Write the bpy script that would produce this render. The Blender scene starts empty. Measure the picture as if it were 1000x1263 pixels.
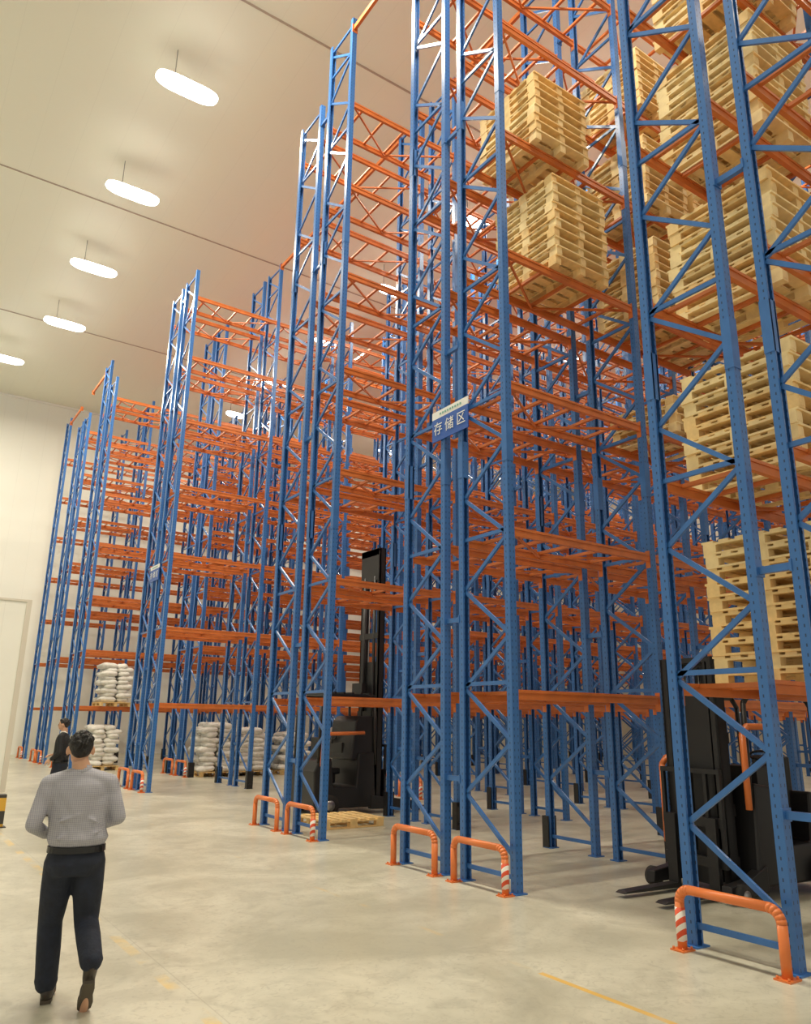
import bpy, bmesh, math, random
from mathutils import Vector, Matrix
random.seed(7)
scene=bpy.context.scene
coll=scene.collection
scene.view_settings.view_transform='Standard'

# ------------------------------------------------------------ materials
def nt(name):
    m=bpy.data.materials.new(name); m.use_nodes=True
    t=m.node_tree; b=t.nodes['Principled BSDF']
    return m,t,b
def mat(name,col,rough=0.5,metal=0.0,var=0.0,scale=8,bump=0.0,emis=None,es=0):
    m,t,b=nt(name)
    b.inputs['Roughness'].default_value=rough; b.inputs['Metallic'].default_value=metal
    b.inputs['Base Color'].default_value=(*col,1)
    if var or bump:
        tc=t.nodes.new('ShaderNodeTexCoord'); n=t.nodes.new('ShaderNodeTexNoise')
        n.inputs['Scale'].default_value=scale; n.inputs['Detail'].default_value=4
        t.links.new(tc.outputs['Object'],n.inputs['Vector'])
        if var:
            r=t.nodes.new('ShaderNodeValToRGB')
            r.color_ramp.elements[0].position=.3; r.color_ramp.elements[1].position=.7
            r.color_ramp.elements[0].color=(*[c*(1-var) for c in col],1)
            r.color_ramp.elements[1].color=(*[min(1,c*(1+var)) for c in col],1)
            t.links.new(n.outputs['Fac'],r.inputs['Fac']); t.links.new(r.outputs['Color'],b.inputs['Base Color'])
        if bump:
            bp=t.nodes.new('ShaderNodeBump'); bp.inputs['Strength'].default_value=bump; bp.inputs['Distance'].default_value=.02
            t.links.new(n.outputs['Fac'],bp.inputs['Height']); t.links.new(bp.outputs['Normal'],b.inputs['Normal'])
    if emis:
        b.inputs['Emission Color'].default_value=(*emis,1); b.inputs['Emission Strength'].default_value=es
    return m
class NB:
    def __init__(s,t): s.t=t
    def m(s,op,a,b=None,c=None):
        n=s.t.nodes.new('ShaderNodeMath'); n.operation=op
        for i,v in enumerate((a,b,c)):
            if v is None: continue
            if isinstance(v,(int,float)): n.inputs[i].default_value=v
            else: s.t.links.new(v,n.inputs[i])
        return n.outputs[0]
    def mix(s,f,a,b):
        n=s.t.nodes.new('ShaderNodeMix'); n.data_type='RGBA'
        for i,v in ((0,f),(6,a),(7,b)):
            if isinstance(v,(int,float)): n.inputs[i].default_value=v
            elif isinstance(v,tuple): n.inputs[i].default_value=(*v,1)
            else: s.t.links.new(v,n.inputs[i])
        return n.outputs[2]

BLUE=(0.040,0.155,0.44)
M_blue=mat('blue_paint',BLUE,.28,.0,.12,5)
M_orange=mat('orange_paint',(0.60,0.165,0.038),.38,.0,.15,4)
M_guard=mat('guard_orange',(0.74,0.20,0.05),.35)
# perforated post
M_post,t,b=nt('blue_perforated_post'); nb=NB(t)
tc=t.nodes.new('ShaderNodeTexCoord'); sp=t.nodes.new('ShaderNodeSeparateXYZ'); t.links.new(tc.outputs['Object'],sp.inputs[0])
x,y,z=sp.outputs
hz=nb.m('LESS_THAN',nb.m('ABSOLUTE',nb.m('SUBTRACT',nb.m('FRACT',nb.m('MULTIPLY',z,1/.075)),.5)),.17)
ax=nb.m('ABSOLUTE',x)
web=nb.m('LESS_THAN',nb.m('ABSOLUTE',nb.m('SUBTRACT',ax,.027)),.005)
fl=nb.m('MULTIPLY',nb.m('GREATER_THAN',ax,.045),nb.m('LESS_THAN',nb.m('ABSOLUTE',nb.m('SUBTRACT',nb.m('ABSOLUTE',nb.m('SUBTRACT',y,.475)),.425)),.006))
hole=nb.m('MULTIPLY',nb.m('MULTIPLY',hz,nb.m('MAXIMUM',web,fl)),.8)
t.links.new(nb.mix(hole,BLUE,(.008,.02,.045)),b.inputs['Base Color']); b.inputs['Roughness'].default_value=.28
M_black=mat('black_plastic',(.012,.012,.014),.45)
M_dark=mat('dark_grey_metal',(.022,.022,.025),.4,.3)
M_steel=mat('steel',(.35,.35,.36),.3,.9)
M_rubber=mat('rubber',(.02,.02,.02),.8)
M_wood=mat('pine_wood',(.86,.61,.27),.7,0,.13,9,.12)
M_wood2=mat('pine_wood_light',(.92,.71,.37),.7,0,.13,7,.12)
M_sack=mat('white_woven_sack',(.80,.79,.74),.8,0,.08,12,.4)
M_white=mat('white_paint',(.86,.85,.80),.6)
M_edge=mat('pale_edge_trim',(.66,.62,.53),.6)
M_lampbody=mat('lamp_housing',(.8,.78,.72),.4)
M_glow=mat('lamp_diffuser',(1,1,1),.4,emis=(1,.95,.84),es=18)
M_skin=mat('skin',(.58,.33,.21),.5)
M_hair=mat('black_hair',(.008,.007,.007),.5,0,.3,60,.9)
M_trouser=mat('dark_trousers',(.010,.015,.030),.8,0,.3,14,.6)
M_suit=mat('black_jacket',(.010,.011,.014),.75,0,.2,10,.3)
M_shoe=mat('dark_brown_shoe',(.03,.022,.016),.45)
M_sole=mat('shoe_sole',(.09,.075,.055),.8)
M_belt=mat('black_belt',(.006,.006,.006),.2)
M_signblue=mat('sign_blue',(.012,.09,.42),.4)
M_signwhite=mat('sign_white',(.8,.82,.82),.4)
M_grn=mat('sign_print_green',(.15,.4,.35),.5)
M_eye=mat('eye_dark',(.02,.015,.01),.3)
M_lip=mat('lips',(.4,.14,.11),.5)
# shirt
M_shirt,t,b=nt('grey_check_shirt'); nb=NB(t)
tc=t.nodes.new('ShaderNodeTexCoord'); sp=t.nodes.new('ShaderNodeSeparateXYZ'); t.links.new(tc.outputs['Object'],sp.inputs[0])
fz=nb.m('LESS_THAN',nb.m('FRACT',nb.m('MULTIPLY',sp.outputs[2],85)),.35)
fx=nb.m('LESS_THAN',nb.m('FRACT',nb.m('MULTIPLY',sp.outputs[0],85)),.35)
c=nb.mix(nb.m('MULTIPLY',nb.m('ADD',fz,fx),.5),(.42,.42,.46),(.26,.26,.32))
t.links.new(c,b.inputs['Base Color']); b.inputs['Roughness'].default_value=.85
n=t.nodes.new('ShaderNodeTexNoise'); n.inputs['Scale'].default_value=4; n.inputs['Distortion'].default_value=1.2; n.inputs['Detail'].default_value=1; t.links.new(tc.outputs['Object'],n.inputs['Vector'])
bp=t.nodes.new('ShaderNodeBump'); bp.inputs['Strength'].default_value=.7; bp.inputs['Distance'].default_value=.06
t.links.new(n.outputs['Fac'],bp.inputs['Height']); t.links.new(bp.outputs['Normal'],b.inputs['Normal'])
# stripes red white / yellow black
def stripes(name,c1,c2,per):
    m,t,b=nt(name); nb=NB(t)
    tc=t.nodes.new('ShaderNodeTexCoord'); sp=t.nodes.new('ShaderNodeSeparateXYZ'); t.links.new(tc.outputs['Object'],sp.inputs[0])
    f=nb.m('LESS_THAN',nb.m('FRACT',nb.m('DIVIDE',nb.m('ADD',sp.outputs[2],nb.m('MULTIPLY',sp.outputs[1],.8)),per)),.5)
    t.links.new(nb.mix(f,c1,c2),b.inputs['Base Color']); return m
M_rw=stripes('red_white_stripe',(.85,.82,.76),(.75,.09,.03),.09)
M_yb=stripes('yellow_black_stripe',(.70,.40,.05),(.05,.045,.04),.4)
# floor
M_floor,t,b=nt('concrete_floor'); nb=NB(t)
tc=t.nodes.new('ShaderNodeTexCoord'); sp=t.nodes.new('ShaderNodeSeparateXYZ'); t.links.new(tc.outputs['Object'],sp.inputs[0])
def noise(sc,det=5,dist=0):
    n=t.nodes.new('ShaderNodeTexNoise'); n.inputs['Scale'].default_value=sc; n.inputs['Detail'].default_value=det
    n.inputs['Roughness'].default_value=.6; n.inputs['Distortion'].default_value=dist
    t.links.new(tc.outputs['Object'],n.inputs['Vector']); return n.outputs['Fac']
def ramp(f,lo,hi):
    r=t.nodes.new('ShaderNodeMapRange'); r.inputs[1].default_value=lo; r.inputs[2].default_value=hi; t.links.new(f,r.inputs[0]); return r.outputs[0]
base=nb.mix(ramp(noise(.6,7,.8),.38,.62),(.45,.435,.34),(.64,.62,.505))
base=nb.mix(nb.m('MULTIPLY',ramp(noise(2.6,9,1.0),.47,.66),.45),base,(.39,.375,.295))
base=nb.mix(nb.m('MULTIPLY',ramp(noise(11,10,2.0),.52,.66),.40),base,(.35,.335,.265))
def line(c,off,per,w):
    return nb.m('LESS_THAN',nb.m('ABSOLUTE',nb.m('SUBTRACT',nb.m('FRACT',nb.m('DIVIDE',nb.m('ADD',c,off),per)),.5)),w/per)
jl=nb.m('MAXIMUM',line(sp.outputs[0],.9,6,.005),line(sp.outputs[1],1.2,6,.005))
base=nb.mix(nb.m('MULTIPLY',jl,.28),base,(.27,.25,.19))
def yline(x0,w,y0,y1,lo,hi):
    a=nb.m('LESS_THAN',nb.m('ABSOLUTE',nb.m('SUBTRACT',sp.outputs[0],x0)),w)
    c1=nb.m('MULTIPLY',nb.m('GREATER_THAN',sp.outputs[1],y0),nb.m('LESS_THAN',sp.outputs[1],y1))
    return nb.m('MULTIPLY',nb.m('MULTIPLY',a,c1),ramp(noise(1.6,3),lo,hi))
base=nb.mix(nb.m('MULTIPLY',yline(4.37,.026,-5,4.6,.15,.45),.85),base,(.76,.46,.08))
base=nb.mix(nb.m('MULTIPLY',yline(4.37,.026,4.7,40,.52,.72),.4),base,(.76,.48,.08))
base=nb.mix(nb.m('MULTIPLY',yline(2.02,.045,-5,40,.49,.62),.6),base,(.78,.54,.14))
t.links.new(base,b.inputs['Base Color']); b.inputs['Roughness'].default_value=.30
# ceiling / walls with panel joints
def panel(name,col,axis,per,w,dk):
    m,t,b=nt(name); nb=NB(t)
    tc=t.nodes.new('ShaderNodeTexCoord'); sp=t.nodes.new('ShaderNodeSeparateXYZ'); t.links.new(tc.outputs['Object'],sp.inputs[0])
    f=nb.m('LESS_THAN',nb.m('ABSOLUTE',nb.m('SUBTRACT',nb.m('FRACT',nb.m('DIVIDE',sp.outputs[axis],per)),.5)),w/per)
    t.links.new(nb.mix(f,col,tuple(c*dk for c in col)),b.inputs['Base Color']); b.inputs['Roughness'].default_value=.5
    return m
M_ceil=panel('ceiling_panel',(.88,.89,.75),0,1.0,.006,.95)
M_wall=panel('wall_panel',(.86,.87,.80),0,1.0,.008,.93)
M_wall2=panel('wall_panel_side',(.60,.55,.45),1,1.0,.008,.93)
M_seam=mat('seam',(.46,.38,.30),.6)

# ------------------------------------------------------------ mesh helpers
def box(bm,c,s,mi=0,M=None):
    r=bmesh.ops.create_cube(bm,size=1)
    mm=Matrix.Translation(c)@(M if M else Matrix())@Matrix.Diagonal((*s,1))
    bmesh.ops.transform(bm,matrix=mm,verts=r['verts'])
    for f in {f for v in r['verts'] for f in v.link_faces}: f.material_index=mi
    return r['verts']
def bar(bm,p0,p1,w,h,mi=0,side=None):
    p0=Vector(p0);p1=Vector(p1);d=p1-p0;L=d.length;zz=d.normalized()
    s=Vector(side) if side else (Vector((1,0,0)) if abs(zz.x)<.9 else Vector((0,1,0)))
    yy=zz.cross(s).normalized(); xx=yy.cross(zz)
    M=Matrix((xx,yy,zz)).transposed().to_4x4()
    return box(bm,(p0+p1)/2,(w,h,L),mi,M)
def cyl(bm,p0,p1,r0,r1=None,seg=12,mi=0):
    if r1 is None:r1=r0
    p0=Vector(p0);p1=Vector(p1);d=p1-p0
    r=bmesh.ops.create_cone(bm,cap_ends=True,segments=seg,radius1=r0,radius2=r1,depth=d.length)
    M=Matrix.Translation((p0+p1)/2)@d.to_track_quat('Z','Y').to_matrix().to_4x4()
    bmesh.ops.transform(bm,matrix=M,verts=r['verts'])
    for f in {f for v in r['verts'] for f in v.link_faces}: f.material_index=mi; f.smooth=True
def ball(bm,c,r,sub=2,M=None,mi=0):
    if isinstance(r,(int,float)): r=(r,r,r)
    q=bmesh.ops.create_icosphere(bm,subdivisions=sub,radius=1)
    bmesh.ops.transform(bm,matrix=Matrix.Translation(c)@(M if M else Matrix())@Matrix.Diagonal((*r,1)),verts=q['verts'])
    for f in {f for v in q['verts'] for f in v.link_faces}: f.material_index=mi; f.smooth=True
def path(bm,pts,r,seg=12,mi=0):
    for a,c in zip(pts[:-1],pts[1:]): cyl(bm,a,c,r,None,seg,mi)
    for p in pts[1:-1]: ball(bm,p,r,1,None,mi)
def extr(bm,prof,y0,y1,mi=0):
    a=[bm.verts.new((x,y0,z)) for x,z in prof]; c=[bm.verts.new((x,y1,z)) for x,z in prof]
    fs=[bm.faces.new(a),bm.faces.new(c[::-1])]
    n=len(a)
    for i in range(n): fs.append(bm.faces.new((a[(i+1)%n],a[i],c[i],c[(i+1)%n])))
    for f in fs: f.material_index=mi
def me(name,bm,mats):
    bmesh.ops.recalc_face_normals(bm,faces=bm.faces[:])
    m=bpy.data.meshes.new(name); bm.to_mesh(m); bm.free()
    for x in mats: m.materials.append(x)
    return m
def ob(name,data,loc=(0,0,0),parent=None,rot=(0,0,0),**kw):
    o=bpy.data.objects.new(name,data); o.location=loc; o.rotation_euler=rot
    if parent: o.parent=parent
    coll.objects.link(o)
    for k,v in kw.items(): o[k]=v
    return o
def make(name,fn,mats,loc=(0,0,0),parent=None,rot=(0,0,0),bev=0,**kw):
    bm=bmesh.new(); fn(bm); o=ob(name,me(name,bm,mats),loc,parent,rot,**kw)
    if bev:
        md=o.modifiers.new('b','BEVEL'); md.width=bev; md.segments=2; md.limit_method='ANGLE'
    return o

# ------------------------------------------------------------ room
CZ=17.6; WY=41.4; WX=38
fl=make('floor',lambda bm:box(bm,(14,17,-.1),(56,49.2,.2)),[M_floor],kind='structure')
make('ceiling',lambda bm:box(bm,(14,17,CZ+.1),(56,49.2,.2)),[M_ceil],kind='structure')
make('wall_back',lambda bm:box(bm,(14,WY+.1,CZ/2),(56,.2,CZ)),[M_wall],kind='structure')
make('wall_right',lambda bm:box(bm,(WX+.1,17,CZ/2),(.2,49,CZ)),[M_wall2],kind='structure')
for i,yy in enumerate((4.3,13.6,22.85,32.2)):
    make('trim_%d'%(i+1),lambda bm:box(bm,(11.9,yy,CZ-.008),(52,.05,.02)),[M_seam],kind='structure')
make('trim_5',lambda bm:box(bm,(11.9,WY-.03,CZ-.05),(52,.06,.1)),[M_white],kind='structure')
# low white enclosure
def encl(bm):
    box(bm,(-4.5,24,2.3),(15.2,5.2,4.6))
make('wall_enclosure',encl,[M_wall],kind='structure')
make('trim_6',lambda bm:box(bm,(3.04,21.385,2.3),(.12,.03,4.6)),[M_edge],kind='structure')
make('trim_7',lambda bm:box(bm,(-4.53,21.385,4.57),(15.02,.03,.05)),[M_edge],kind='structure')

# ------------------------------------------------------------ rack parts
LV=[2.12+1.91*i for i in range(7)]
BAY=2.6; X0=6.03; FD=.95; GAP=1.25
def frame_mesh(h):
    bm=bmesh.new()
    for s,yo in ((1,0),(-1,FD)):
        box(bm,(0,yo+s*.004,h/2),(.1,.008,h),0)
        for sx in (-1,1):
            box(bm,(sx*.046,yo+s*.045,h/2),(.008,.08,h),0)
            box(bm,(sx*.036,yo+s*.083,h/2),(.02,.006,h),0)
        box(bm,(0,yo+s*.045,.006),(.17,.15,.012),1)
        for zz in (5.1,10.6):
            box(bm,(0,yo+s*.04,zz),(.108,.092,.5),1)
    y0,y1=.06,FD-.06; z=.35; side=0; step=.60; k=0
    bar(bm,(0,y0,.16),(0,y1,.16),.03,.045,1)
    while z+step<h-.15:
        a=(0,y0 if side==0 else y1,z); c=(0,y1 if side==0 else y0,z+step)
        bar(bm,a,c,.03,.045,1)
        z+=step; side^=1; k+=1
        if k%3==0: bar(bm,(0,y0,z+.05),(0,y1,z+.05),.03,.045,1)
    bar(bm,(0,y0,h-.12),(0,y1,h-.12),.03,.045,1)
    return me('upright_frame',bm,[M_post,M_blue])
F_N=frame_mesh(14.4); F_T=frame_mesh(15.6)
def beam_geo(bm,o=(0,0,0)):
    x,y,z=o; L=BAY-.1
    box(bm,(x+L/2,y,z-.055),(L,.05,.11)); box(bm,(x+L/2,y-.012,z-.02),(L,.05,.03))
    for e in (.0,L): box(bm,(x+e,y-.0,z-.08),(.008,.075,.24)); 
bm=bmesh.new(); beam_geo(bm); B_M=me('load_beam',bm,[M_orange])
def sup_geo(bm,o=(0,0,0)):
    x,y,z=o; box(bm,(x,y+.425,z-.022),(.045,.80,.04))
bm=bmesh.new(); sup_geo(bm); S_M=me('pallet_support_bar',bm,[M_orange])
def br_geo(bm,o=(0,0,0)):
    x,y,z=o
    bar(bm,(x,y+.03,z-.075),(x+1.2,y+.82,z-.075),.03,.03)
    bar(bm,(x+1.2,y+.82,z-.075),(x+2.4,y+.03,z-.075),.03,.03)
bm=bmesh.new(); br_geo(bm); BR_M=me('level_brace',bm,[M_orange])
bm=bmesh.new(); box(bm,(0,0,0),(.05,.34,.06)); box(bm,(0,-.15,0),(.12,.02,.1)); box(bm,(0,.15,0),(.12,.02,.1)); SP_M=me('row_spacer',bm,[M_blue])
bm=bmesh.new()
box(bm,(0,-.02,.22),(.15,.03,.44)); box(bm,(-.075,.03,.22),(.02,.12,.44)); box(bm,(.075,.03,.22),(.02,.12,.44)); box(bm,(0,-.045,.4),(.1,.03,.05)); box(bm,(0,-.045,.1),(.1,.03,.05))
PP_M=me('post_protector',bm,[M_black])

cam_xy=Vector((0,0,1.75))
cfg={0:(0,4),1:(0,6),2:(0,8),3:(2,11),4:(0,11),5:(1,11),6:(0,11),7:(0,11),8:(0,11)}
tallset={(2,0,0),(6,1,0),(8,0,0)}
RY={k:2.21+4.41*k for k in cfg}
RY[0]+=.07; RY[2]-=.08; RY[4]-=.06; RX={k:X0 for k in cfg}; RX[0]-=.06
for k,(s,e) in cfg.items():
    Y=RY[k]; org=Vector((RX[k]+BAY*s,Y,0)); rows=(0,1) if k<8 else (0,)
    r=ob('pallet_rack',None,org,category='rack',group='rows of storage racking',
      label='tall blue and orange pallet rack'+(' holding stacks of empty wooden pallets' if k<2 else (' with piles of white sacks' if k in(5,6) else ' with empty beam levels')))
    r.empty_display_size=.3
    n=e-s
    for row in rows:
        for i in range(n+1):
            tall=((i+s)%2==1) or ((k,row,i+s) in tallset)
            ob('upright_frame',F_T if tall else F_N,(i*BAY,row*GAP,0),r)
            if i+s>=1 and (row==1 or (i+s)==1):
                if row==0: ob('post_protector',PP_M,(i*BAY,-.012,.0),r)
                else: ob('post_protector',PP_M,(i*BAY,GAP+FD+.012,0),r,(0,0,math.pi))
    if len(rows)==2:
        for i in range(n+1):
            for zz in (1.1,3.0,6.8,10.4,13.9):
                ob('row_spacer',SP_M,(i*BAY,(FD+GAP)/2,zz),r)
    beams=[];bars=[];brs=[]
    for row in rows:
        for i in range(n):
            for li,L in enumerate(LV):
                for yy in (.05,FD-.05):
                    beams.append(Vector((i*BAY+.05,row*GAP+yy,L)))
                for j in (.3,.8,1.3,1.8,2.3):
                    bars.append(Vector((i*BAY+j,row*GAP+.05,L)))
                brs.append(Vector((i*BAY+.1,row*GAP+.05,L)))
    for lst,mesh,geo,nm in ((beams,B_M,beam_geo,'load_beam'),(bars,S_M,sup_geo,'pallet_support_bar'),(brs,BR_M,br_geo,'level_brace')):
        lst.sort(key=lambda p:(org+p-cam_xy).length+ (0.0))
        for p in lst[:99]: ob(nm,mesh,p,r)
        if len(lst)>99:
            bm=bmesh.new()
            for p in lst[99:]: geo(bm,p)
            ob(nm,me(nm,bm,[M_orange]),(0,0,0),r,kind='stuff')
# overhead ties across aisles
for (xi,ya,yb) in [(0,RY[1]+2.2,RY[2]),(1,RY[1]+2.2,RY[2]),(1,RY[0]+2.2,RY[1]),(1,RY[2]+2.2,RY[4]),(3,RY[1]+2.2,RY[2]),(3,RY[4]+2.2,RY[5]),(0,RY[6]+2.2,RY[7]),(3,RY[6]+2.2,RY[7]),(0,RY[7]+2.2,RY[8])]:
    xx=X0+BAY*xi
    make('overhead_tie_beam',lambda bm:(box(bm,(0,0,0),(.06,yb-ya+.1,.1)),box(bm,(0,(yb-ya)/2,-.02),(.12,.012,.2)),box(bm,(0,-(yb-ya)/2,-.02),(.12,.012,.2))),[M_orange],(xx,(ya+yb)/2,15.5 if xi else 15.35),
        label='orange steel tie beam spanning an aisle between rack tops',category='beam',group='tie beams over the aisles')

# ------------------------------------------------------------ end guards
def guard_tube(bm):
    r=.038; H=.46; w=.44; c=.1
    pts=[(0,-w,0),(0,-w,H-c)]
    for i in range(1,6):
        a=math.pi/2*i/5; pts.append((0,-w+c-c*math.cos(a),H-c+c*math.sin(a)))
    pts+=[(0,w-c,H)]
    for i in range(1,6):
        a=math.pi/2*i/5; pts.append((0,w-c+c*math.sin(a),H-c+c*math.cos(a)))
    pts.append((0,w,0))
    path(bm,pts,r,14)
bm=bmesh.new(); guard_tube(bm); G_M=me('guard_hoop',bm,[M_guard])
bm=bmesh.new(); box(bm,(0,0,.006),(.15,.13,.012)); [cyl(bm,(a,b_,.01),(a,b_,.03),.01,seg=6) for a in(-.055,.055) for b_ in(-.045,.045)]; GP_M=me('base_plate',bm,[M_guard])
bm=bmesh.new(); cyl(bm,(0,0,.07),(0,0,.32),.041,seg=16); GS_M=me('warning_stripe',bm,[M_rw])
for k,(s,e) in cfg.items():
    for row in ((0,1) if k<8 else (0,)):
        gx=RX[k]+BAY*s-(.20 if k==0 else .17); gy=RY[k]+row*GAP+FD/2-(.03 if k==0 else 0)
        if k==0 and row==0: continue
        g=ob('rack_end_guard',None,(gx,gy,0),category='barrier',group='guards at the rack ends',label='low orange tubular guard hoop, one leg red and white striped')
        ob('guard_hoop',G_M,(0,0,0),g)
        for sy in (-1,1): ob('base_plate',GP_M,(0,sy*.44,0),g)
        if k==0 or row==0: ob('warning_stripe',GS_M,(0,(1 if k==0 else -1)*.44,0),g)
        if row==1 and k: g['label']='low plain orange tubular steel guard hoop bolted to the floor'

# ------------------------------------------------------------ pallets
def pallet_mesh(m):
    bm=bmesh.new(); W,D=1.06,1.2   # x , y
    for i in range(7):   # top boards run along x
        yy=-D/2+.05+i*(D-.1)/6; box(bm,(0,yy,.133),(W,.11 if i%3 else .14,.022),0)
    for xx in (-W/2+.05,0,W/2-.05):
        box(bm,(xx,0,.111),(.1,D,.022),0)
        for yy in (-D/2+.07,0,D/2-.07): box(bm,(xx,yy,.061),(.1,.145,.078),0)
        box(bm,(xx,0,.011),(.1,D,.022),0)
    return me('wooden_pallet',bm,[m])
PM=[pallet_mesh(M_wood),pallet_mesh(M_wood2)]
def stack(cx,cy,z,n,grp,rotbase=0,lab='pale pine empty pallet stacked on an orange rack level'):
    for i in range(n):
        ob('wooden_pallet',random.choice(PM),(cx+random.uniform(-.02,.02),cy+random.uniform(-.02,.02),z+.001+i*.1445),None,(0,0,random.uniform(-.014,.014)+rotbase),
           label=lab,category='pallet',group=grp)
y1=RY[1]+.475; y0b=RY[0]+GAP+.475; y0a=RY[0]+.475
G='stacks of empty wooden pallets on racks'
stack(7.08,y1,LV[4],8,G); stack(7.38,y1,LV[3],10,G)
for cx,li,n in ((9.75,2,4),(9.55,3,9),(9.5,4,9),(9.5,5,8),(10.75,3,8),(10.75,4,8)): stack(cx,y1,LV[li],n,G)
for cx,li,n in ((7.35,0,10),(7.2,1,9),(7.2,2,9),(7.25,3,10),(7.3,4,10),(7.3,5,8)): stack(cx,y0b,LV[li],n,G)
stack(7.15,RY[2]+GAP+.3,0,1,'pallets on the floor',math.pi/2,'pale pine empty pallet lying on the concrete floor under a rack')

# ------------------------------------------------------------ sacks
def sack_mesh(seed):
    rr=random.Random(seed); bm=bmesh.new()
    bmesh.ops.create_uvsphere(bm,u_segments=20,v_segments=12,radius=1)
    for v in bm.verts:
        c=v.co
        def se(a,p): return math.copysign(abs(a)**p,a)
        v.co=Vector((se(c.x,.55)*.29,se(c.y,.6)*.205,se(c.z,.9)*.1*(1-.35*max(abs(c.x)**4,abs(c.y)**4))))+Vector([rr.uniform(-.008,.008) for _ in range(3)])
    for f in bm.faces: f.smooth=True
    return me('white_sack',bm,[M_sack])
SM=[sack_mesh(i) for i in range(3)]
def sacks(cx,cy,z,layers,grp):
    ob('wooden_pallet',PM[0],(cx,cy,z+.001),None,label='wooden pallet carrying a pile of white sacks',category='pallet',group='pallets under sacks')
    z+=.145
    for l in range(layers):
        flip=l%2; q=1-.12*max(0,l-layers+3)/2
        pos=[(-.28,-.39,0),(-.28,0,0),(-.28,.39,0),(.22,-.31,1),(.22,.28,1)]
        for (a,b_,r) in pos:
            if flip: a=-a
            ob('white_sack',random.choice(SM),(cx+q*a+random.uniform(-.05,.05),cy+q*b_+random.uniform(-.04,.04),z+.09+l*.145),None,
               (random.uniform(-.12,.12),random.uniform(-.12,.12),(math.pi/2 if r else 0)+random.uniform(-.2,.2)),
               label='plump white woven sack in a pile on a pallet',category='sack',group=grp)
sacks(7.25,RY[6]+.45,LV[0],9,'sacks on the rack level'); sacks(7.05,RY[6]+.45,0,9,'sacks at floor level')
sacks(9.45,RY[5]+.55,0,10,'sacks at floor level'); sacks(10.62,RY[5]+.55,0,9,'sacks at floor level'); sacks(12.2,RY[5]+.55,0,8,'sacks at floor level'); sacks(14.4,RY[5]+.45,0,9,'sacks at floor level')

# ------------------------------------------------------------ signs
def sign(y,z,sc,lab):
    s=ob('storage_area_sign',None,(X0-.075,y,z),category='sign',label=lab,group='area signs on rack ends')
    make('sign_panel',lambda bm:box(bm,(0,0,0),(.015,.86*sc,.36*sc)),[M_signblue],(0,0,0),s)
    make('sign_header',lambda bm:box(bm,(0,0,0),(.015,.86*sc,.12*sc)),[M_signwhite],(0,0,.241*sc),s)
    def lg(bm):
        for i in range(9): box(bm,(0,.22*sc-i*.06*sc,0),(.004,.035*sc,.03*sc))
    make('header_lettering',lg,[M_grn],(-.01,0,.24*sc),s)
    cu=bpy.data.curves.new('sign_text','FONT'); cu.body='存 储 区'; cu.size=.215*sc; cu.align_x='CENTER'; cu.align_y='CENTER'; cu.extrude=.001
    o=ob('tmp',cu); bpy.context.view_layer.update()
    m2=bpy.data.meshes.new_from_object(o.evaluated_get(bpy.context.evaluated_depsgraph_get())); bpy.data.objects.remove(o)
    m2.materials.clear(); m2.materials.append(M_signwhite)
    o=ob('sign_lettering',m2,(0,0,0),s); o.matrix_local=Matrix(((0,0,-1,-.012),(-1,0,0,0),(0,1,0,0),(0,0,0,1)))
sign(RY[1]+1.1,5.66,.92,'blue sign with white characters hung between blue rack uprights')
sign(RY[4]+1.1,5.5,.9,'small blue and white sign hung on a rack end')

# ------------------------------------------------------------ lamps
N=40; prof=[]
for i in range(N):
    a=i/N*2*math.pi; cc,ss=math.cos(a),math.sin(a)
    prof.append((math.copysign(abs(cc)**.5,cc)*.76,math.copysign(abs(ss)**.65,ss)*.25))
def lampbody(bm,rs):
    rings=[[bm.verts.new((px*q,py*q,zz)) for px,py in prof] for q,zz in rs]
    bm.faces.new(rings[0][::-1]); bm.faces.new(rings[-1])
    for a_,b_ in zip(rings[:-1],rings[1:]):
        for i in range(N): bm.faces.new((a_[i],a_[(i+1)%N],b_[(i+1)%N],b_[i]))
bm=bmesh.new(); lampbody(bm,[(.95,.026),(.95,.045),(.5,.10)]); box(bm,(0,0,.12),(.7,.14,.06)); LB=me('lamp_housing',bm,[M_lampbody])
bm=bmesh.new(); lampbody(bm,[(.6,-.13),(.85,-.10),(.97,-.05),(1,-.01),(.985,.025)]); LD=me('lamp_diffuser',bm,[M_glow])
bm=bmesh.new(); cyl(bm,(0,0,.08),(0,0,.95),.008,seg=6); LR=me('suspension_rod',bm,[M_dark])
def mkl(e):
    al=bpy.data.lights.new('lamp_light','AREA'); al.shape='RECTANGLE'; al.size=1.3; al.size_y=.4; al.energy=e; al.color=(1,.90,.72); return al
AL1=mkl(510); AL2=mkl(280)
for xx in (4.1,13.2,22.3,31.4):
    for i in range(8):
        yy=1.55+4.75*i
        if xx<5 and i==7: xx2=2.6
        else: xx2=xx
        L=ob('pendant_lamp',None,(xx2,yy,16.65),category='lamp',group='high-bay ceiling lamps',label='glowing elongated high-bay lamp hung from the ceiling')
        h_=ob('lamp_housing',LB,(0,0,0),L); d_=ob('lamp_diffuser',LD,(0,0,0),L)
        if xx>5:
            h_.scale=(.7,.8,1); d_.scale=(.7,.8,1)
        ob('suspension_rod',LR,(-.32,0,0),L)
        ob('lamp_light',AL1 if xx<5 else AL2,(0,0,-.15),L)

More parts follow.
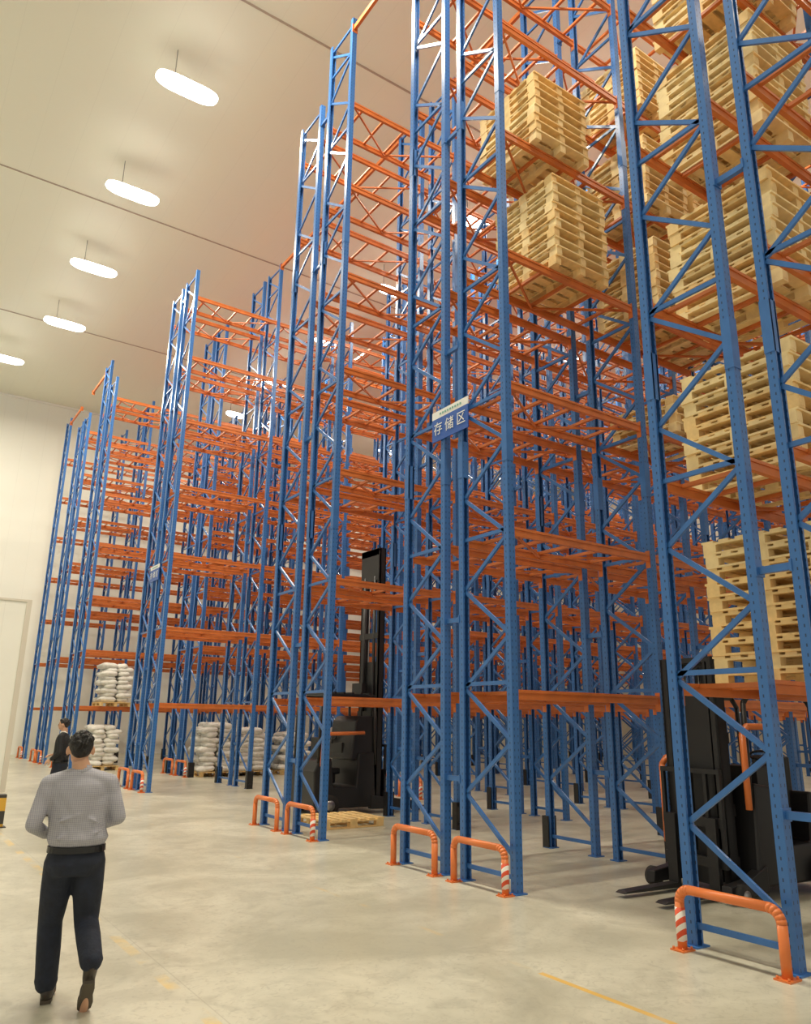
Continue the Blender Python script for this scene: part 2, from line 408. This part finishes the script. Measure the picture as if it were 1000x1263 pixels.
# ------------------------------------------------------------ reach truck
def truck(loc,rot,mh,lab,gh,tip,leg,solid):
    T=ob('reach_truck',None,loc,None,(0,0,rot),category='forklift',label=lab,group='parked reach trucks')
    def body(bm):
        extr(bm,[(-.95,.12),(-.98,.8),(-.88,1.0),(-.6,1.05),(-.55,.52),(-.05,.5),(0,1.12),(.36,1.16),(.42,.12)],-.54,.54)
        if solid: extr(bm,[(-.15,1.0),(-.05,1.75),(.05,1.85),(.46,1.85),(.46,1.0)],-.48,.48)
    make('truck_body',body,[M_dark],(0,0,0),T,bev=.03)
    make('seat',lambda bm:(box(bm,(-.38,.1,.78),(.42,.44,.12)),box(bm,(-.58,.1,1.12),(.12,.44,.6)),box(bm,(-.38,.1,.64),(.3,.3,.2))),[M_black],(0,0,0),T,bev=.03)
    for sy in (-.5,.5):
        make('guard_pillar',lambda bm:path(bm,[(-.88,sy,.95),(-.86,sy,gh-.12),(-.76,sy,gh),(.25,sy,gh),(.36,sy,gh-.1),(.4,sy,.9)],.03),[M_black],(0,0,0),T)
    if not solid:
        for sy,h0,h1 in ((-.57,.45,1.38),(.57,.9,1.75)):
            make('side_rail',lambda bm:path(bm,[(.52,sy,h0),(.52,sy,h1-.08),(.44,sy,h1),(-.05,sy,h1)],.035),[M_guard],(0,0,0),T,label='orange bent tube side rail')
    else:
        make('side_rail',lambda bm:path(bm,[(-.84,-.56,.9),(-.82,-.56,1.35),(-.7,-.56,1.5),(.1,-.56,1.52)],.035),[M_guard],(0,0,0),T,label='orange bent tube side rail')
    def roof(bm):
        box(bm,(-.25,0,gh+.05),(1.2,1.06,.04))
        for i in range(6): box(bm,(-.75+i*.2,0,gh+.085),(.05,1.0,.04))
        box(bm,(.34,.1,gh+.17),(.1,.4,.3)); 
    make('overhead_guard',roof,[M_black],(0,0,0),T)
    def console(bm):
        box(bm,(-.02,.15,1.22),(.25,.5,.2)); cyl(bm,(-.16,.3,1.3),(-.13,.3,1.42),.02); 
        for i in range(14):
            a=i/14*6.283; c=(i+1)/14*6.283
            cyl(bm,(-.14,.3+.15*math.cos(a),1.43+.05*math.sin(a)),(-.14,.3+.15*math.cos(c),1.43+.05*math.sin(c)),.014,seg=8)
    make('control_console',console,[M_black],(0,0,0),T,bev=.01)
    def mast(bm):
        for sy in (-1,1):
            box(bm,(.58,sy*.36,mh/2+.06),(.14,.03,mh-.1)); box(bm,(.52,sy*.33,mh/2+.06),(.02,.09,mh-.1)); box(bm,(.64,sy*.33,mh/2+.06),(.02,.09,mh-.1))
            box(bm,(.6,sy*.25,mh/2+.06),(.1,.03,mh-.2)); cyl(bm,(.5,sy*.2,.2),(.5,sy*.2,mh-.6),.035)
        for zz in (.35,mh*.35,mh*.65,mh-.08): box(bm,(.5,0,zz),(.04,.74,.12))
        box(bm,(.56,0,mh-.02),(.16,.74,.06)); box(bm,(.57,0,.9),(.03,.44,1.3))
        if solid:
            box(bm,(.56,0,mh-.35),(.16,.72,.7)); box(bm,(.57,0,mh*.30),(.05,.5,mh*.5))
        else: box(bm,(.57,0,1.15),(.04,.6,2.1))
    make('mast',mast,[M_black],(0,0,0),T)
    make('lift_chain',lambda bm:[cyl(bm,(.56,sy*.1,.5),(.56,sy*.1,mh-.1),.014,seg=6) for sy in(-1,1)],[M_steel],(0,0,0),T)
    make('fork_carriage',lambda bm:(box(bm,(.72,0,.35),(.05,.8,.1)),box(bm,(.72,0,.75),(.05,.8,.1)),[box(bm,(.72,q,.85),(.04,.04,.8)) for q in(-.38,-.2,0,.2,.38)],box(bm,(.72,0,1.27),(.05,.8,.05))),[M_black],(0,0,0),T)
    for sy in (-.27,.27):
        make('fork',lambda bm:extr(bm,[(.745,.04),(.745,.8),(.785,.8),(.795,.09),(tip-.05,.065),(tip,.045)],-.065,.065),[M_black],(0,sy,0),T)
    for sy in (-.5,.5):
        make('outrigger_leg',lambda bm:extr(bm,[(.3,.08),(.3,.34),(leg-.3,.22),(leg,.18),(leg+.02,.06)],-.06,.06),[M_dark],(0,sy,0),T,bev=.01)
    for (wx,wy,wr) in ((-.65,-.5,.19),(-.65,.5,.19),(leg-.14,-.5,.10),(leg-.14,.5,.10)):
        def wf(bm): cyl(bm,(0,-.05,0),(0,.05,0),wr,seg=24); cyl(bm,(0,-.06,0),(0,.06,0),wr*.5,seg=16,mi=1)
        make('wheel',wf,[M_rubber,M_steel],(wx,wy+(.06 if wy>0 else -.06)*1.3,wr),T)
    return T
truck((8.25,14.2,0),0,5.4,'black reach truck with tall mast and one orange rail',2.2,1.9,1.5,True)
truck((8.45,5.6,0),math.radians(176),2.5,'black reach truck with orange side rails, flat forks lowered',2.1,1.62,.9,False)

# striped bollard
bl=ob('warning_bollard',None,(2.10,14.75,0),category='bollard',label='short yellow and black striped warning post on the floor')
make('post',lambda bm:box(bm,(0,0,.26),(.14,.14,.5)),[M_yb],(0,0,0),bl,bev=.01)
make('base_plate',lambda bm:box(bm,(0,0,.006),(.22,.22,.012)),[M_dark],(0,0,0),bl)

# ------------------------------------------------------------ people
def bake(bm,name,mats,voxel,smooth=4,parent=None,label=None):
    m=me(name,bm,mats[:1]); o=ob(name,m)
    r=o.modifiers.new('r','REMESH'); r.mode='VOXEL'; r.voxel_size=voxel; r.use_smooth_shade=True
    s=o.modifiers.new('s','SMOOTH'); s.iterations=smooth; s.factor=.6
    dg=bpy.context.evaluated_depsgraph_get()
    nm=bpy.data.meshes.new_from_object(o.evaluated_get(dg)); o.modifiers.clear(); o.data=nm; nm.name=name
    for p in nm.polygons: p.use_smooth=True
    if not nm.materials: nm.materials.append(mats[0])
    if parent: o.parent=parent
    if label: o['label']=label
    return o
def loft(bm,rings,seg=20):
    prev=None; first=None
    for (cx,cy,cz,rx,ry) in rings:
        vs=[bm.verts.new((cx+rx*math.cos(a*2*math.pi/seg),cy+ry*math.sin(a*2*math.pi/seg),cz)) for a in range(seg)]
        if prev:
            for i in range(seg): bm.faces.new((prev[i],prev[(i+1)%seg],vs[(i+1)%seg],vs[i]))
        else: bm.faces.new(vs[::-1])
        prev=vs
    bm.faces.new(prev)
def limb(bm,pts,rs):
    for i in range(len(pts)-1):
        cyl(bm,pts[i],pts[i+1],rs[i],rs[i+1],16)
    for p,r in zip(pts,rs): ball(bm,p,r,2)
def hand(bm,w,d,up,sgn):
    w=Vector(w); d=Vector(d).normalized(); up=Vector(up).normalized(); s=d.cross(up).normalized()*sgn; up=s.cross(d).normalized()*sgn
    M=Matrix((s,d,up)).transposed().to_4x4()
    ball(bm,w+d*.05,(.04,.055,.016),2,M)
    for j,(o,L) in enumerate(((.03,.068),(.010,.078),(-.010,.072),(-.029,.056))):
        p=w+d*.085+s*o; q=p+d*L*.45-up*.008; r=q+d*L*.3-up*.02; e=r+d*L*.18-up*.022
        limb(bm,[p,q,r,e],[.0095,.009,.0085,.0075])
    p=w+d*.025+s*.03; limb(bm,[p,p+s*.03+d*.025-up*.01,p+s*.038+d*.055-up*.018],[.013,.011,.009])
def person(loc,rot,J,lab,top,topname,hl='short'):
    P=ob('person',None,loc,None,(0,0,rot),category='person',label=lab)
    H=Vector(J['head']); hips=Vector(J['hip']); ch=Vector(J['chest'])
    nk=H+Vector((0,-.03,-.12))
    # body
    bm=bmesh.new()
    ball(bm,H+Vector((0,-.005,.02)),(.074,.092,.088),3); ball(bm,H+Vector((0,.018,-.035)),(.058,.07,.07),3)
    ball(bm,H+Vector((0,.088,-.012)),(.012,.018,.02),2); ball(bm,H+Vector((0,.082,.012)),(.008,.012,.022),2)
    for s in (-1,1): ball(bm,H+Vector((s*.080,-.005,-.006)),(.012,.020,.032),2)
    cyl(bm,nk+Vector((0,0,.06)),ch+Vector((0,-.01,.14)),.052,.060,16)
    def lerp(a,b_,f): return a+(b_-a)*f
    def ring(f,z,rx,ry): 
        c=lerp(hips,ch,f); return (c.x,c.y,z,rx,ry)
    hz,cz=hips.z,ch.z
    tor=[ring(-.1,hz-.09,.13,.095),ring(0,hz,.15,.105),ring(.3,lerp(hz,cz,.3),.138,.095),ring(.65,lerp(hz,cz,.65),.148,.10),ring(1,cz,.16,.10),ring(1.1,cz+.07,.14,.085),ring(1.2,cz+.12,.08,.065),ring(1.25,cz+.15,.05,.05)]
    loft(bm,tor)
    for a in 'LR':
        sg=-1 if a=='L' else 1
        sh,el,wr=[Vector(v) for v in J['arm'+a]]
        limb(bm,[sh,el,wr],[.043,.034,.026]); hand(bm,wr,J['hd'+a],J['hu'+a],sg)
        hp,kn,an,toe=[Vector(v) for v in J['leg'+a]]
        limb(bm,[hp,kn,an],[.074,.048,.036]); limb(bm,[an,toe],[.036,.025])
    bake(bm,'body',[M_skin],.0075,3,P)
    # hair
    bm=bmesh.new()
    ball(bm,H+Vector((0,-.014,.036)),(.078,.090,.084),3); ball(bm,H+Vector((0,-.045,.005)),(.066,.054,.058),3)
    ball(bm,H+Vector((0.01,.03,.088)),(.060,.05,.028),2)
    for s in (-1,1): ball(bm,H+Vector((s*.066,.0,.035)),(.014,.03,.028),2)
    rr=random.Random(3)
    for i in range(110):
        a=rr.uniform(0,6.28); e_=rr.uniform(-.45,1.5)
        d=Vector((math.cos(a)*math.cos(e_),math.sin(a)*math.cos(e_)*1.1,math.sin(e_)))
        if d.y>.3 and d.z<.6: continue
        if d.z<0 and abs(d.x)>.6: continue
        c_=H+Vector((0,-.014,.036))+Vector((d.x*.078,d.y*.09,d.z*.085))
        ball(bm,c_,(.011,.011,.014),1)
    bake(bm,'hair',[M_hair],.006,1,P)
    for s in (-1,1): make('eye',lambda bm:ball(bm,H+Vector((s*.028,.083,.008)),(.011,.007,.006),2),[M_eye],(0,0,0),P)
    make('mouth',lambda bm:ball(bm,H+Vector((0,.083,-.045)),(.021,.008,.006),2),[M_lip],(0,0,0),P)
    # top
    bm=bmesh.new()
    lo=hz+.045 if topname=='shirt' else hz-.10
    e=.014
    tr=[(hips.x,hips.y,lo,.157+e,.118+e),(hips.x,hips.y,lo+.045,.176+e,.135+e)] if topname=='shirt' else [(hips.x,hips.y,lo,.175,.13)]
    tr+=[ring(.35,lerp(hz,cz,.38),.164+e,.120+e),ring(.55,lerp(hz,cz,.55),.166+e,.116+e),ring(.8,lerp(hz,cz,.8),.176+e,.114+e),ring(1,cz,.180+e,.108+e),ring(1.1,cz+.05,.170+e,.095+e),ring(1.18,cz+.085,.135+e,.075+e),ring(1.23,cz+.12,.072,.066)]
    loft(bm,tr)
    for a in 'LR':
        sh,el,wr=[Vector(v) for v in J['arm'+a]]
        w2=wr+(el-wr)*.1
        limb(bm,[sh,el,w2],[.060,.048,.036])
        limb(bm,[sh,ch+Vector((0,-.01,.10))],[.058,.07])
    # soft cloth folds on the back and waist
    for (fx0,fz0,fx1,fz1,rd) in ((-.13,.10,.00,.15,.012),(.02,.09,.14,.15,.012),(-.14,.20,-.02,.24,.009),(.04,.22,.14,.17,.009)):
        limb(bm,[hips+Vector((fx0,-.116,fz0)),hips+Vector((fx1,-.126,fz1))],[rd,rd*.6])
    bake(bm,topname,[top],.009,6,P)
    make('shirt_collar',lambda bm:cyl(bm,ch+Vector((0,-.005,.10)),ch+Vector((0,.0,.168)),.072,.062,24),[M_white if topname!='shirt' else M_shirt],(0,0,0),P)
    # trousers
    bm=bmesh.new()
    loft(bm,[(hips.x,hips.y,hz-.13,.145,.12),(hips.x,hips.y-.008,hz-.06,.175,.14),(hips.x,hips.y,hz,.168,.128),(hips.x,hips.y,hz+.03,.158,.120)])
    for a in 'LR':
        hp,kn,an,toe=[Vector(v) for v in J['leg'+a]]
        mid=(hp+kn)/2+Vector((0,-.005,0)); cf=kn+(an-kn)*.4+Vector((0,-.015,0))
        limb(bm,[hp,mid,kn,cf,an+(kn-an)*.06],[.102,.094,.076,.075,.068])
        for q in (.12,.3,.9): ball(bm,kn+(an-kn)*q,(.076,.076,.022),2)
    bake(bm,'trousers',[M_trouser],.010,3,P)
    make('belt',lambda bm:loft(bm,[(hips.x,hips.y,hz+.008,.180,.141),(hips.x,hips.y,hz+.045,.178,.139)],32),[M_belt],(0,0,0),P)
    for a in 'LR':
        hp,kn,an,toe=[Vector(v) for v in J['leg'+a]]
        heel=Vector(J['heel'+a])
        fd=(toe-heel).normalized(); sd=Vector((1,0,0)); upv=sd.cross(fd).normalized()
        M=Matrix((sd,fd,upv)).transposed().to_4x4()
        bm=bmesh.new()
        ball(bm,heel+fd*.045+upv*.05,(.038,.05,.05),2,M); ball(bm,heel+fd*.13+upv*.04,(.042,.10,.036),2,M); ball(bm,heel+fd*.2+upv*.034,(.046,.075,.03),2,M)
        limb(bm,[heel+fd*.05+upv*.06,an],[.038,.045])
        bake(bm,'shoe',[M_shoe],.008,2,P)
        bm=bmesh.new()
        prof=[(-.030,.01),(-.036,.06),(-.034,.12),(-.045,.19),(-.040,.245),(-.02,.272),(.02,.272),(.040,.245),(.045,.19),(.034,.12),(.036,.06),(.030,.01)]
        A=[bm.verts.new(heel+sd*u+fd*v) for u,v in prof]; B=[bm.verts.new(heel+sd*u+fd*v+upv*.022) for u,v in prof]
        bm.faces.new(A); bm.faces.new(B[::-1])
        for i in range(12): bm.faces.new((A[(i+1)%12],A[i],B[i],B[(i+1)%12]))
        ob('shoe_sole',me('shoe_sole',bm,[M_sole]),(0,0,0),P)
    return P
J1=dict(head=(0.0,.02,1.535),hip=(.045,-.01,.90),chest=(.02,0,1.27),
 armL=[(-.165,0,1.325),(-.235,-.05,1.08),(-.13,.18,.99)],hdL=(.6,.8,.1),huL=(0,.2,1),
 armR=[(.205,0,1.325),(.28,-.05,1.11),(.16,.18,1.03)],hdR=(-.6,.8,.1),huR=(0,.2,1),
 legL=[(-.04,-.0,.85),(-.05,.14,.47),(-.03,.14,.09),(.0,.28,.02)],heelL=(-.025,.09,0.0),
 legR=[(.13,-.01,.85),(.16,.05,.47),(.185,-.27,.30),(.185,-.11,.0)],heelR=(.185,-.285,.20))
person((1.25,5.68,0),math.radians(-8),J1,'person walking away in a grey checked shirt and dark trousers',M_shirt,'shirt')
J2=dict(head=(0,.02,1.60),hip=(0,0,.93),chest=(0,0,1.32),
 armL=[(-.17,0,1.385),(-.24,-.04,1.12),(-.18,.12,.98)],hdL=(.2,.8,-.4),huL=(-.8,0,.5),
 armR=[(.17,0,1.385),(.25,-.05,1.12),(.12,.16,1.06)],hdR=(-.6,.7,0),huR=(0,.2,1),
 legL=[(-.085,0,.88),(-.09,.09,.48),(-.09,.08,.09),(-.09,.22,.03)],heelL=(-.09,.03,0),
 legR=[(.085,0,.88),(.09,.0,.48),(.09,-.12,.09),(.09,.02,.03)],heelR=(.09,-.17,0))
person((3.18,16.0,0),math.radians(62),J2,'person in a black jacket with white collar on the open floor',M_suit,'jacket')

# ------------------------------------------------------------ world and camera
w=bpy.data.worlds.new('world'); scene.world=w; w.use_nodes=True
w.node_tree.nodes['Background'].inputs[0].default_value=(1,.91,.75,1); w.node_tree.nodes['Background'].inputs[1].default_value=.66
f=945; p=math.radians(15.3); r=.01445
fh=Vector((math.cos(math.radians(55.8)),math.sin(math.radians(55.8)),0)); Rw=Vector((fh.y,-fh.x,0)); Z=Vector((0,0,1))
F=math.cos(p)*fh+math.sin(p)*Z; Uw=math.cos(p)*Z-math.sin(p)*fh
Rc=math.cos(r)*Rw+math.sin(r)*Uw; Uc=-math.sin(r)*Rw+math.cos(r)*Uw
cd=bpy.data.cameras.new('camera'); cd.sensor_fit='VERTICAL'; cd.sensor_height=36; cd.lens=f/1263*36; cd.clip_end=200; cd.clip_start=.05
co=bpy.data.objects.new('camera',cd); coll.objects.link(co)
M=Matrix((Rc,Uc,-F)).transposed().to_4x4(); M.translation=(0,0,1.75); co.matrix_world=M
scene.camera=co
